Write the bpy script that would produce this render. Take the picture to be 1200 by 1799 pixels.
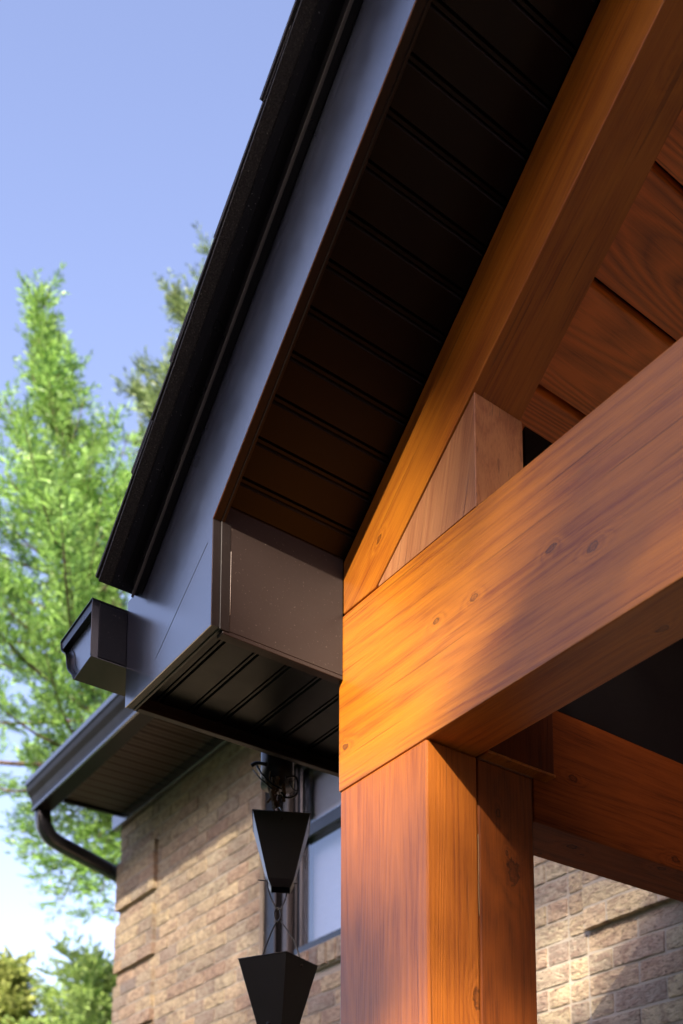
import bpy, bmesh, math, random
from mathutils import Vector, Matrix
import numpy as np
R = random.Random(7)
sc = bpy.context.scene
for o in list(bpy.data.objects): bpy.data.objects.remove(o)

# ------------------------------------------------------------------ camera
cam = bpy.data.cameras.new('camera')
camo = bpy.data.objects.new('camera', cam)
sc.collection.objects.link(camo); sc.camera = camo
cr = Vector((0.667191496, 0.744525566, -0.023177358))
cu = Vector((0.121042460, -0.077662988, 0.989604559))
cw = Vector((-0.734985871, 0.663061190, 0.141935291))
camo.matrix_world = Matrix(((cr.x, cu.x, -cw.x, 0), (cr.y, cu.y, -cw.y, 0), (cr.z, cu.z, -cw.z, 1.6), (0, 0, 0, 1)))
cam.sensor_fit = 'VERTICAL'; cam.sensor_height = 36; cam.sensor_width = 24
cam.lens = 2061.505 / 1799 * 36
cam.shift_x = (600 - 963.776) / 1799
cam.shift_y = (1992.323 - 899.5) / 1799
cam.clip_start = .05; cam.clip_end = 2000
cam.dof.use_dof = True; cam.dof.focus_distance = 1.85; cam.dof.aperture_fstop = 5.4

# ------------------------------------------------------------------ light
SUN = Vector((-1, 1, -.785)).normalized()
world = bpy.data.worlds.new('World'); sc.world = world; world.use_nodes = True
nt = world.node_tree
sky = nt.nodes.new('ShaderNodeTexSky'); sky.sky_type = 'NISHITA'; sky.sun_disc = False
sky.sun_elevation = math.radians(29); sky.sun_rotation = math.radians(135)
sky.altitude = 50; sky.air_density = 1.0; sky.dust_density = 1.6; sky.ozone_density = 1.6
tint = nt.nodes.new('ShaderNodeMix'); tint.data_type = 'RGBA'; tint.blend_type = 'MULTIPLY'; tint.inputs[0].default_value = 1
tint.inputs[7].default_value = (1.13, .90, .93, 1)          # the whole sky a touch more violet, as the picture's white balance
nt.links.new(sky.outputs[0], tint.inputs[6]); nt.links.new(tint.outputs[2], nt.nodes['Background'].inputs[0])
nt.nodes['Background'].inputs[1].default_value = 0.15
sl = bpy.data.lights.new('sun', 'SUN'); sl.energy = 5.0; sl.angle = math.radians(.53); sl.color = (1, .88, .70)
so = bpy.data.objects.new('sun', sl); sc.collection.objects.link(so)
so.rotation_euler = SUN.to_track_quat('-Z', 'Y').to_euler(); so.location = (9, -9, 9)
vs = sc.view_settings
vs.view_transform = 'Standard'; vs.look = 'None'; vs.exposure = 1.6; vs.gamma = 1; vs.use_curve_mapping = False
sc.cycles.max_bounces = 10; sc.cycles.transparent_max_bounces = 16

# ------------------------------------------------------------------ node helpers
class NT:
    def __init__(s, name):
        s.m = bpy.data.materials.new(name); s.m.use_nodes = True
        s.t = s.m.node_tree; s.b = s.t.nodes['Principled BSDF']; s.out = s.t.nodes['Material Output']
    def n(s, typ, **kw):
        x = s.t.nodes.new(typ)
        for k, v in kw.items(): setattr(x, k, v)
        return x
    def put(s, sock, v):
        if hasattr(v, 'is_linked') or isinstance(v, bpy.types.NodeSocket): s.t.links.new(v, sock)
        else: sock.default_value = v
    def math(s, op, a, b=0.0, c=None, clamp=False):
        x = s.n('ShaderNodeMath', operation=op); x.use_clamp = clamp
        s.put(x.inputs[0], a); s.put(x.inputs[1], b)
        if c is not None: s.put(x.inputs[2], c)
        return x.outputs[0]
    def vmath(s, op, a, b=(0, 0, 0)):
        x = s.n('ShaderNodeVectorMath', operation=op); s.put(x.inputs[0], a); s.put(x.inputs[1], b)
        return x.outputs['Value'] if op in ('LENGTH', 'DOT_PRODUCT', 'DISTANCE') else x.outputs[0]
    def noise(s, vec, scale, detail=4, rough=.55, dist=0):
        x = s.n('ShaderNodeTexNoise'); s.put(x.inputs['Vector'], vec)
        x.inputs['Scale'].default_value = scale; x.inputs['Detail'].default_value = detail
        x.inputs['Roughness'].default_value = rough; x.inputs['Distortion'].default_value = dist
        return x.outputs['Fac']
    def ramp(s, f, stops):
        x = s.n('ShaderNodeValToRGB'); s.put(x.inputs[0], f); e = x.color_ramp.elements
        while len(e) < len(stops): e.new(.5)
        for k, (p, c) in zip(e, stops):
            k.position = p; k.color = (*c, 1) if hasattr(c, '__len__') else (c, c, c, 1)
        return x.outputs[0]
    def mix(s, f, a, b, blend='MIX'):
        x = s.n('ShaderNodeMix', data_type='RGBA', blend_type=blend)
        s.put(x.inputs[0], f); s.put(x.inputs[6], a if not isinstance(a, tuple) else (*a, 1)); s.put(x.inputs[7], b if not isinstance(b, tuple) else (*b, 1))
        return x.outputs[2]
    def bump(s, h, strength=.3, dist=.002):
        x = s.n('ShaderNodeBump'); s.put(x.inputs['Height'], h)
        x.inputs['Strength'].default_value = strength; x.inputs['Distance'].default_value = dist
        s.t.links.new(x.outputs[0], s.b.inputs['Normal']); return x.outputs[0]
    def coord(s): return s.n('ShaderNodeTexCoord').outputs['Object']
    def set(s, **kw):
        for k, v in kw.items():
            k = {'rough': 'Roughness', 'metal': 'Metallic', 'ior': 'IOR', 'spec': 'Specular IOR Level', 'coat': 'Coat Weight', 'coat_rough': 'Coat Roughness', 'col': 'Base Color', 'trans': 'Transmission Weight'}[k]
            if k == 'Base Color' and isinstance(v, tuple): v = (*v, 1)
            s.put(s.b.inputs[k], v)

def wood(name, grain, light, dark, off, knots=(), rough=.42, ring=27., contrast=1., fine=1., coatw=.22, checks=.42, spec=.5):
    """stained timber; grain = unit vector of the grain; knots = [(x,y,z,r)] in place"""
    k = NT(name); c = k.coord()
    g = Vector(grain).normalized()
    along = k.vmath('DOT_PRODUCT', c, tuple(g))
    comp = k.vmath('SCALE', tuple(g)); k.put(comp.node.inputs['Scale'], k.math('MULTIPLY', along, .93))
    sq = k.vmath('SUBTRACT', c, comp)                      # grain squeezed so that noise stretches along it
    sq = k.vmath('ADD', sq, off)
    comp2 = k.vmath('SCALE', tuple(g)); k.put(comp2.node.inputs['Scale'], k.math('MULTIPLY', along, .972))
    sq2 = k.vmath('ADD', k.vmath('SUBTRACT', c, comp2), off)
    big = k.noise(sq, 6., 2, .5, .25)
    phase = k.math('MULTIPLY', big, ring)
    kmask = None
    comp3 = k.vmath('SCALE', tuple(g)); k.put(comp3.node.inputs['Scale'], k.math('MULTIPLY', along, .985))
    sq3 = k.vmath('ADD', k.vmath('SUBTRACT', c, comp3), off)
    chk = k.ramp(k.noise(sq3, 120., 2, .5, .1), [(.665, 0.), (.70, 1.)])
    for (x, y, z, r) in knots:
        r = r * .82
        d = k.vmath('SUBTRACT', c, (x, y, z))
        al = k.vmath('DOT_PRODUCT', d, tuple(g))
        cp = k.vmath('SCALE', tuple(g)); k.put(cp.node.inputs['Scale'], k.math('MULTIPLY', al, .45))
        d2 = k.vmath('SUBTRACT', d, cp)
        wob = k.math('MULTIPLY', k.math('SUBTRACT', k.noise(c, 110, 3), .5), r * 1.5)
        L = k.math('ADD', k.vmath('LENGTH', d2), wob)
        bumpg = k.math('POWER', 2.718, k.math('MULTIPLY', k.math('POWER', k.math('DIVIDE', L, r * 2.1), 2.), -1.))
        phase = k.math('ADD', phase, k.math('MULTIPLY', bumpg, 2.0))
        m = k.math('SUBTRACT', 1., k.math('DIVIDE', L, r), clamp=True)
        m = k.math('MULTIPLY', m, 2.2, clamp=True)
        # ring round the knot, paler heart
        ringk = k.math('ABSOLUTE', k.math('SUBTRACT', k.math('DIVIDE', L, r), .75))
        ringk = k.math('SUBTRACT', 1., k.math('MULTIPLY', ringk, 4.), clamp=True)
        m = k.math('ADD', k.math('MULTIPLY', m, k.math('MULTIPLY', k.noise(c, 240, 3), .85)), k.math('MULTIPLY', ringk, .55), clamp=True)
        kmask = m if kmask is None else k.math('MAXIMUM', kmask, m)
    rings = k.math('PINGPONG', k.math('MULTIPLY', phase, 1.), .5)
    rings = k.math('MULTIPLY', rings, 2.)
    streak = k.noise(sq2, 360., 5, .75, .1)
    broad = k.noise(sq2, 30., 4, .65)
    f = k.math('ADD', k.math('MULTIPLY', rings, .14 * contrast), k.math('MULTIPLY', streak, .74 * fine))
    f = k.math('ADD', f, k.math('MULTIPLY', broad, .48))
    blot = k.noise(c, 5., 3, .5)
    f = k.math('ADD', f, k.math('MULTIPLY', k.math('SUBTRACT', blot, .5), .35))
    lo = .44
    col = k.ramp(f, [(lo, light), (lo + .24, tuple(.62 * a + .38 * b for a, b in zip(light, dark))), (min(.98, lo + .46), dark)])
    col = k.mix(k.math('MULTIPLY', chk, checks), col, tuple(x * .25 for x in dark))
    if kmask is not None:
        col = k.mix(k.math('MULTIPLY', kmask, .93), col, (dark[0] * .12, dark[1] * .14, dark[2] * .2 + .002))
    k.set(col=col, spec=spec, coat=coatw, coat_rough=.22)
    rr = k.math('ADD', rough - .08, k.math('MULTIPLY', streak, .2)); k.set(rough=rr)
    h = k.math('ADD', k.math('MULTIPLY', streak, -.8), k.math('MULTIPLY', rings, -.35 * contrast))
    h = k.math('SUBTRACT', h, k.math('MULTIPLY', chk, checks * 1.5))
    if kmask is not None: h = k.math('SUBTRACT', h, k.math('MULTIPLY', kmask, .8))
    k.bump(h, .35, .0016)
    return k.m

def metal(name, base, rough, ior=1.5, speck=0., wave=.0, sn=900):
    k = NT(name); c = k.coord()
    v = k.noise(c, 12, 4, .6)
    col = k.mix(k.math('MULTIPLY', v, .5), base, tuple(x * .6 for x in base))
    if speck > 0:
        sp = k.ramp(k.noise(c, sn * .3, 3, .6), [(.66, 0.), (.73, 1.)])
        col = k.mix(k.math('MULTIPLY', sp, speck), col, (.32, .27, .22))
    k.set(col=col, ior=ior, rough=k.math('ADD', rough - .05, k.math('MULTIPLY', k.noise(c, 30, 4, .6), .12)))
    h = k.noise(c, 3.5, 2, .5)
    if wave: 
        h = k.math('ADD', k.math('MULTIPLY', h, wave * 8), k.math('MULTIPLY', k.noise(c, sn, 2), .04))
        k.bump(h, .5, .004)
    else:
        k.bump(k.noise(c, sn, 2), .05, .0005)
    return k.m

M = {}
BR = (.055, .037, .030)
M['fascia'] = metal('fascia_metal', (.020, .022, .034), .22, 4.0, .006, .05)
M['bronze'] = metal('bronze_metal', (.025, .0165, .0145), .42, 1.30, .22, .05)
M['soffit'] = metal('soffit_metal', (.005, .0034, .0036), .36, 1.28, .0, .05)
M['black'] = metal('black_metal', (.006, .0055, .006), .28, 1.45, .05, .05)
M['gutter'] = metal('gutter_metal', (.008, .008, .010), .22, 1.6, .03, .3)
M['chain'] = metal('chain_metal', (.014, .011, .009), .34, 1.5, .05, .05)
M['house_metal'] = metal('house_metal', (.009, .007, .006), .38, 1.24, .0, .3)
M['trim'] = metal('trim_metal', (.014, .010, .009), .36, 1.4, .1, .05)
M['house_soffit'] = metal('house_soffit_metal', (.11, .07, .05), .4, 1.4, .0, .3)
M['dull'] = metal('dull_black_metal', (.008, .008, .011), .55, 1.25, .15, .05)
M['hem'] = metal('hem_metal', (.10, .085, .075), .4, 1.5, .0, .05)
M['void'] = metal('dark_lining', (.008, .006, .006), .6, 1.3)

def shingle_mat():
    k = NT('asphalt_shingle'); c = k.coord()
    g = k.noise(c, 420, 3, .7); bg = k.noise(c, 25, 2)
    col = k.ramp(g, [(.35, (.022, .018, .016)), (.56, (.055, .046, .040)), (.66, (.10, .085, .07)), (.76, (.42, .38, .33))])
    col = k.mix(k.math('MULTIPLY', bg, .4), col, (.02, .017, .016))
    k.set(col=col, rough=.8); k.bump(g, .9, .002); return k.m
M['shingle'] = shingle_mat()

def tar_mat():
    k = NT('tarred_underlay'); c = k.coord(); g = k.noise(c, 300, 2, .6)
    k.set(col=k.ramp(g, [(.60, (.008, .008, .011)), (.70, (.02, .019, .02)), (.74, (.35, .33, .33))]), rough=.45); k.bump(g, .5, .001); return k.m
M['tar'] = tar_mat()

def brick_mat(name, use_attr):
    k = NT(name); c = k.coord()
    if use_attr: rnd = k.n('ShaderNodeAttribute', attribute_name='rnd').outputs['Fac']; base = c
    else:
        rnd = k.n('ShaderNodeObjectInfo').outputs['Random']
        sh = k.vmath('SCALE', (17., 31., 23.)); k.put(sh.node.inputs['Scale'], rnd); base = k.vmath('ADD', c, sh)
    pal = k.ramp(rnd, [(0, (0.569, 0.460, 0.297)), (.16, (0.654, 0.525, 0.338)), (.30, (0.512, 0.364, 0.257)), (.44, (0.640, 0.539, 0.355)), (.58, (0.413, 0.343, 0.271)), (.70, (0.697, 0.569, 0.349)), (.82, (0.540, 0.403, 0.283)), (.92, (0.341, 0.299, 0.257)), (1., (0.654, 0.482, 0.283))])
    k.t.nodes[-1].color_ramp.interpolation = 'CONSTANT' if False else 'LINEAR'
    st = k.vmath('MULTIPLY', base, (1, 1, 2.2))
    f1 = k.noise(st, 24, 4, .65, .6); f2 = k.noise(st, 70, 3, .7, .3)
    col = k.mix(k.ramp(f1, [(.42, 0.), (.66, .75)]), pal, (.26, .165, .125))
    col = k.mix(k.ramp(f2, [(.57, 0.), (.66, .85)]), col, (.10, .065, .05))
    col = k.mix(k.ramp(k.noise(base, 45, 3), [(.55, 0.), (.75, .4)]), col, (.50, .42, .32))
    k.set(col=col, rough=.9, spec=.25)
    h = k.math('ADD', k.math('MULTIPLY', f1, 1.), k.math('MULTIPLY', f2, -.9))
    k.bump(h, 1., .010); return k.m
M['brick'] = brick_mat('rustic_brick', False); M['brickjoin'] = brick_mat('rustic_brick_wall', True)
def mortar():
    k = NT('mortar'); c = k.coord(); n = k.noise(c, 160, 4, .7); n2 = k.noise(c, 6, 3)
    k.set(col=k.mix(n2, (.50, .44, .36), (.40, .35, .28)), rough=.95); k.bump(n, .6, .002); return k.m
M['mortar'] = mortar()

def leaf_mat(name, a, b, t):
    k = NT(name); g = k.n('ShaderNodeNewGeometry')
    col = k.ramp(g.outputs['Random Per Island'], [(0, a), (.55, b), (1, tuple(min(1, x * 1.5) for x in b))])
    pn = k.noise(k.coord(), 2.6, 3); col = k.mix(k.ramp(pn, [(.42, 0.), (.62, .8)]), col, tuple(x * .6 for x in b))
    k.set(col=col, rough=.45, spec=.4)
    tr = k.n('ShaderNodeBsdfTranslucent'); k.t.links.new(col, tr.inputs[0])
    mx = k.n('ShaderNodeMixShader'); mx.inputs[0].default_value = t
    k.t.links.new(k.b.outputs[0], mx.inputs[1]); k.t.links.new(tr.outputs[0], mx.inputs[2]); k.t.links.new(mx.outputs[0], k.out.inputs[0])
    return k.m
M['needles'] = leaf_mat('conifer_foliage', (.045, .14, .04), (.23, .41, .09), .4)
M['needles_pale'] = leaf_mat('pale_conifer_foliage', (.12, .24, .07), (.32, .46, .13), .4)
M['needles_grey'] = leaf_mat('conifer_foliage_grey', (.06, .12, .06), (.17, .25, .09), .3)
M['leaves'] = leaf_mat('broad_foliage', (.10, .15, .04), (.30, .31, .08), .3)
M['leaves_pale'] = leaf_mat('pale_broad_foliage', (.16, .23, .06), (.36, .42, .12), .4)
def bark():
    k = NT('bark'); c = k.coord(); s = k.vmath('MULTIPLY', c, (1, 1, .2)); n = k.noise(s, 25, 5, .7)
    k.set(col=k.ramp(n, [(.3, (.05, .035, .025)), (.7, (.16, .11, .08))]), rough=.9); k.bump(n, .8, .02); return k.m
M['bark'] = bark()
def simple(name, col, rough=.6, **kw):
    k = NT(name); c = k.coord(); n = k.noise(c, 40, 3)
    k.set(col=k.mix(k.math('MULTIPLY', n, .4), col, tuple(x * .7 for x in col)), rough=rough, **kw); return k.m
M['brickline'] = simple('pale_scratch', (.45, .38, .34), .6)
M['blind'] = simple('white_blind', (.60, .64, .72), .5)
M['grout'] = simple('pale_caulk', (.26, .15, .07), .7)
M['twig'] = simple('dry_vine', (.13, .085, .035), .8)
def glassm():
    k = NT('window_glass'); k.t.nodes.remove(k.b)
    gl = k.n('ShaderNodeBsdfGlossy'); gl.inputs['Roughness'].default_value = .01; gl.inputs[0].default_value = (.9, .95, 1, 1)
    tp = k.n('ShaderNodeBsdfTransparent'); tp.inputs[0].default_value = (.97, .98, 1, 1)
    fr = k.n('ShaderNodeFresnel'); fr.inputs[0].default_value = 3.2
    bf = k.n('ShaderNodeNewGeometry').outputs['Backfacing']
    mx = k.n('ShaderNodeMixShader'); k.t.links.new(k.math('MULTIPLY', fr.outputs[0], k.math('SUBTRACT', 1., bf)), mx.inputs[0])
    k.t.links.new(tp.outputs[0], mx.inputs[1]); k.t.links.new(gl.outputs[0], mx.inputs[2]); k.t.links.new(mx.outputs[0], k.out.inputs[0])
    return k.m
M['glass'] = glassm()
def groundm(name, a, b, s):
    k = NT(name); c = k.coord(); n = k.noise(c, s, 6, .7); k.set(col=k.mix(n, a, b), rough=.9); k.bump(n, .4, .01); return k.m
M['grass'] = groundm('lawn', (.015, .03, .008), (.03, .05, .012), 3)
M['patio'] = groundm('patio_paving', (.05, .038, .032), (.08, .06, .05), 8)

# ------------------------------------------------------------------ object helpers
def link(o, parent=None):
    sc.collection.objects.link(o)
    if parent is not None:
        o.parent = parent; o.matrix_parent_inverse = Matrix.Translation(-WL[parent.name])
    return o
WL = {}
def empty(name, loc, label, cat, group=None):
    o = bpy.data.objects.new(name, None); o.location = loc; sc.collection.objects.link(o)
    o.empty_display_size = .1
    WL[o.name] = Vector(loc); o['label'] = label; o['category'] = cat
    if group: o['group'] = group
    return o
def tag(o, label=None, cat=None, group=None, kind=None):
    for k, v in (('label', label), ('category', cat), ('group', group), ('kind', kind)):
        if v: o[k] = v
    return o
def mk(name, verts, faces, mat, parent=None, bevel=0, seg=1, smooth=False):
    me = bpy.data.meshes.new(name); me.from_pydata([tuple(v) for v in verts], [], faces)
    bm = bmesh.new(); bm.from_mesh(me)
    bmesh.ops.recalc_face_normals(bm, faces=bm.faces)
    if bevel:
        bmesh.ops.bevel(bm, geom=[e for e in bm.edges if len(e.link_faces) == 2 and e.calc_face_angle(0) > .4], offset=bevel, segments=seg, affect='EDGES', profile=.6)
    bm.to_mesh(me); bm.free()
    if smooth:
        for p in me.polygons: p.use_smooth = True
    me.materials.append(mat)
    o = bpy.data.objects.new(name, me)
    WL[o.name] = Vector((0, 0, 0))
    return link(o, parent)
def sub(child_parent):  # children of mesh parts sit at world origin already
    return child_parent
BF = [(0, 1, 3, 2), (4, 6, 7, 5), (0, 4, 5, 1), (2, 3, 7, 6), (0, 2, 6, 4), (1, 5, 7, 3)]
def bv(x0, x1, y0, y1, z0, z1): return [(x, y, z) for x in (x0, x1) for y in (y0, y1) for z in (z0, z1)]
def box(name, x0, x1, y0, y1, z0, z1, mat, parent=None, bevel=0, seg=1): return mk(name, bv(x0, x1, y0, y1, z0, z1), BF, mat, parent, bevel, seg)
def prismY(name, poly, y0, y1, mat, parent=None, bevel=0, seg=1):
    n = len(poly); v = [(x, y0, z) for x, z in poly] + [(x, y1, z) for x, z in poly]
    f = [tuple(range(n)), tuple(range(2 * n - 1, n - 1, -1))] + [(i, (i + 1) % n, n + (i + 1) % n, n + i) for i in range(n)]
    return mk(name, v, f, mat, parent, bevel, seg)
def prismX(name, poly, x0, x1, mat, parent=None, bevel=0, seg=1):
    n = len(poly); v = [(x0, y, z) for y, z in poly] + [(x1, y, z) for y, z in poly]
    f = [tuple(range(n)), tuple(range(2 * n - 1, n - 1, -1))] + [(i, (i + 1) % n, n + (i + 1) % n, n + i) for i in range(n)]
    return mk(name, v, f, mat, parent, bevel, seg)
def tube_data(pts, rad, sides=8, flat=None, ref=None):
    pts = [Vector(p) for p in pts]; V = []; F = []
    rr = rad if hasattr(rad, '__len__') else [rad] * len(pts)
    up0 = Vector(ref) if ref else Vector((.13, .21, .97))
    for i, p in enumerate(pts):
        t = (pts[min(i + 1, len(pts) - 1)] - pts[max(i - 1, 0)]).normalized()
        a = t.cross(up0)
        if a.length < 1e-3: a = t.cross(Vector((1, 0, 0)))
        a.normalize(); b = a.cross(t)
        for k in range(sides):
            if flat:
                sx, sy = flat[k]; V.append(p + a * sx * rr[i] + b * sy * rr[i])
            else:
                th = 2 * math.pi * k / sides; V.append(p + (a * math.cos(th) + b * math.sin(th)) * rr[i])
    for i in range(len(pts) - 1):
        for k in range(sides):
            q = (k + 1) % sides; F.append((i * sides + k, i * sides + q, (i + 1) * sides + q, (i + 1) * sides + k))
    F.append(tuple(range(sides))); n = len(V); F.append(tuple(range(n - 1, n - sides - 1, -1)))
    return V, F
def tube(name, pts, rad, mat, parent=None, sides=8, flat=None, ref=None, smooth=True):
    V, F = tube_data(pts, rad, sides, flat, ref)
    return mk(name, V, F, mat, parent, smooth=smooth)
def curve(pts, n=8):
    P = [Vector(p) for p in pts]; P = [P[0] * 2 - P[1]] + P + [P[-1] * 2 - P[-2]]; out = []
    for i in range(1, len(P) - 2):
        for j in range(n):
            t = j / n; a, b, c, d = P[i - 1:i + 3]
            out.append(.5 * ((2 * b) + (c - a) * t + (2 * a - 5 * b + 4 * c - d) * t * t + (3 * b - a - 3 * c + d) * t ** 3))
    out.append(P[-2]); return out

# ------------------------------------------------------------------ ground
g = box('ground', -400, 400, -400, 400, -.2, 0, M['grass']); tag(g, 'wide lawn around the house', None, None, 'structure')
g = box('patio', -2.6, 5, -3.2, 2.33, 0.0, .004, M['patio']); tag(g, 'brown paved patio under the porch', None, None, 'structure')

# ------------------------------------------------------------------ porch roof geometry
SL = .765
RX = .70                                   # ridge
def zf(x): return 2.7645 + .76 * (x + 1.51)     # bottom edge of the sloping fascia
def zs(x): return 2.797 + SL * (x + 1.507)      # underside of sloping soffit
TH = math.atan(.76)

porch = empty('timber_porch', (-1.4, 1.04, 0), 'stained cedar porch frame with post, heavy cross beam and gable rafter', 'porch')
GX = (1, 0, 0); GZ = (0, 0, 1); GY = (0, 1, 0); GR = (math.cos(TH), 0, math.sin(TH))
O1 = (.52, .175, .008); O2 = (.22, .052, .005)
mb = wood('beam_wood', GX, O1, O2, (3, 1, 2), knots=[(-1.012, .941, 2.556, .0065), (-.935, .941, 2.519, .0085), (-1.172, .941, 2.567, .0065), (-1.258, .941, 2.573, .006), (-1.5, .941, 2.475, .007), (-.88, 1.0, 2.406, .007)], ring=24)
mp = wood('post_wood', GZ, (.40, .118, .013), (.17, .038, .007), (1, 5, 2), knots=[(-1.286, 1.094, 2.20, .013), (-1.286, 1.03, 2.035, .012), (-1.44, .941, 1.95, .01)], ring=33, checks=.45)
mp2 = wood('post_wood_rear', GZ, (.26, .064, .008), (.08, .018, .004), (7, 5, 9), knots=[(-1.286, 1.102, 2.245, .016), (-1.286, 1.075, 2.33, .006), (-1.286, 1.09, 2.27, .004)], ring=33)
mr = wood('rafter_wood', GR, (.42, .140, .009), (.19, .040, .004), (5, 2, 4), knots=[(-1.405, .941, 2.78, .006), (-.815, 1.0, 3.155, .011), (-.83, .99, 3.14, .007)], ring=21, coatw=.08)
mk_ = wood('block_wood', (.25, 0, 1), (.38, .17, .07), (.20, .07, .03), (2, 9, 4), knots=[], ring=27, coatw=.1, rough=.45)
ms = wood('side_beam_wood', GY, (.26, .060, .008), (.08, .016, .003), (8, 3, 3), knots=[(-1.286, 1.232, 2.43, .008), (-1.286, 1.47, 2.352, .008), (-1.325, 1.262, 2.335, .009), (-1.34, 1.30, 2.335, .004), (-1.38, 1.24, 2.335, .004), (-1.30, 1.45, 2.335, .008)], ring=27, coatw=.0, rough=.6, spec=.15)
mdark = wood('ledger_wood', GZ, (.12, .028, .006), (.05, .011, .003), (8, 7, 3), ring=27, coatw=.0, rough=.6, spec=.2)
mc = wood('ceiling_wood', GY, (.78, .205, .026), (.07, .014, .004), (4, 4, 1), ring=48, contrast=1.9, fine=.6, coatw=.25)
mc2 = wood('ceiling_wood_pale', GY, (.85, .24, .035), (.10, .022, .006), (9, 2, 6), ring=39, contrast=1.7, fine=.6, coatw=.25)

# beam, with a slightly worn left end
bp = [(-1.520, 2.406), (3.6, 2.406), (3.6, 2.700), (-1.520, 2.700)]
prismY('beam', bp, .941, 1.0355, mb, porch, .0025, 2)
box('post', -1.515, -1.286, .9415, 1.0335, 0, 2.4042, mp, porch, .003, 2)
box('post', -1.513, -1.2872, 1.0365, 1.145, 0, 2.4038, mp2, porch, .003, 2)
box('post', 2.9, 3.13, .9415, 1.145, 0, 2.404, mp, porch, .003, 2)
# caulk showing in the open seam
tube('caulk_bead', curve([(-1.2868, 1.0348, 2.285), (-1.2866, 1.0352, 2.25), (-1.2868, 1.0347, 2.20), (-1.2867, 1.0350, 2.16)], 5), .0007, M['grout'], porch, 6)
rp = [(-1.5073, 2.7035), (-1.4165, 2.7035), (RX, 2.7035 + .722 * (RX + 1.4165)), (RX, zs(RX) - .004), (-1.5073, 2.793)]
prismY('rafter', rp, .9412, 1.031, mr, porch, .002, 2)
def rl(x): return 2.7035 + .722 * (x + 1.4165)
prismY('block', [(-1.4105, 2.7038), (-1.1665, 2.7038), (-1.1665, rl(-1.1665) - .003), (-1.4095, 2.7075)], .9435, 1.0335, mk_, porch, .0012, 2)
x2, r2 = RX, 3.0
prismY('rafter', [(2 * RX + 1.5073, 2.7035), (2 * RX + 1.5073, 2.793), (RX + .002, zs(RX) - .004), (RX + .002, rl(RX)), (2 * RX + 1.4165, 2.7035)], .9412, 1.031, mr, porch, .002)
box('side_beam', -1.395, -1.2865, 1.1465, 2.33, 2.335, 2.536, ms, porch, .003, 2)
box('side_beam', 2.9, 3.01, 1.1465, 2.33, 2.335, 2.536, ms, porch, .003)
box('ledger_board', -1.2862, -1.2635, 1.0372, 1.170, 2.4092, 2.66, mdark, porch, .0015)  # board colour darkened so its lit underside stands out
box('ledger_lit_underside', -1.2862, -1.2625, 1.0372, 1.172, 2.4050, 2.4090, mr, porch, .0006)  # paler wood paints the lit underside of the ledger board
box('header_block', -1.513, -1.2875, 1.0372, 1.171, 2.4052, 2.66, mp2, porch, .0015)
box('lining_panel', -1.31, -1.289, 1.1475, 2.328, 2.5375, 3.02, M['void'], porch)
# sloping ceiling planks
px = -1.2449 - .1285
i = 0
while px < RX - .1:
    a, b = px + .0045, px + .1285 - .0045
    b = min(b, RX - .01)
    o = .048 + R.uniform(-.001, .001)
    prismY('plank', [(a, zs(a) + o), (b, zs(b) + o), (b, zs(b) + o + .02), (a, zs(a) + o + .02)], 1.033, 2.329, [mc, mc2][i % 2], porch, .0015)
    px += .1285; i += 1
prismY('ceiling_backing', [(-1.40, zs(-1.40) + .071), (RX, zs(RX) + .071), (RX, zs(RX) + .08), (-1.40, zs(-1.40) + .08)], 1.0, 2.329, M['void'], porch)
ra, rb = RX, 2 * RX + 1.4
prismY('ceiling_panel', [(ra, zs(RX) + .048), (ra, zs(RX) + .08), (rb, zs(-1.4) + .08), (rb, zs(-1.4) + .048)], 1.033, 2.329, mc, porch)

# ------------------------------------------------------------------ porch roof
roof = empty('porch_roof', (-1.6, .9, 2.6), 'dark bronze gable roof edge with wide metal fascia and beaded soffit over the porch', 'roof')
# fascia
top = .216
fp = [(-1.820, 2.596), (-1.507, 2.596), (-1.507, zf(-1.507)), (RX, zf(RX)), (RX, zf(RX) + top), (-1.755, zf(-1.755) + top), (-1.765, 2.786), (-1.820, 2.786)]
fas = prismY('fascia', fp, .715, .7166, M['fascia'], roof)
prismY('fascia_core', [(x, z + (.0012 if z < 2.7 else .001)) for x, z in fp[:4]] + [(RX, zf(RX) + .15), (-1.75, 2.75), (-1.8195, 2.75)], .7168, .7285, M['trim'], roof)
fp2 = [(2 * RX - x, z) for x, z in fp]; fp2[3] = (RX + .001, zf(RX)); fp2[4] = (RX + .001, zf(RX) + top)
prismY('fascia', fp2, .715, .7285, M['fascia'], roof)
def sc_line(name, a, b, w, mat):   # hairline crease, proud by a fraction of a millimetre
    a, b = Vector(a), Vector(b); d = (b - a).normalized()
    return tube(name, [a, (a + b) / 2 + Vector((.0006, 0, .0006)), b], w, mat, roof, 4, smooth=False)
sc_line('crease', (-1.522, .7149, 2.735), (-1.70, .7149, 2.63), .00035, M['black'])
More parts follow.
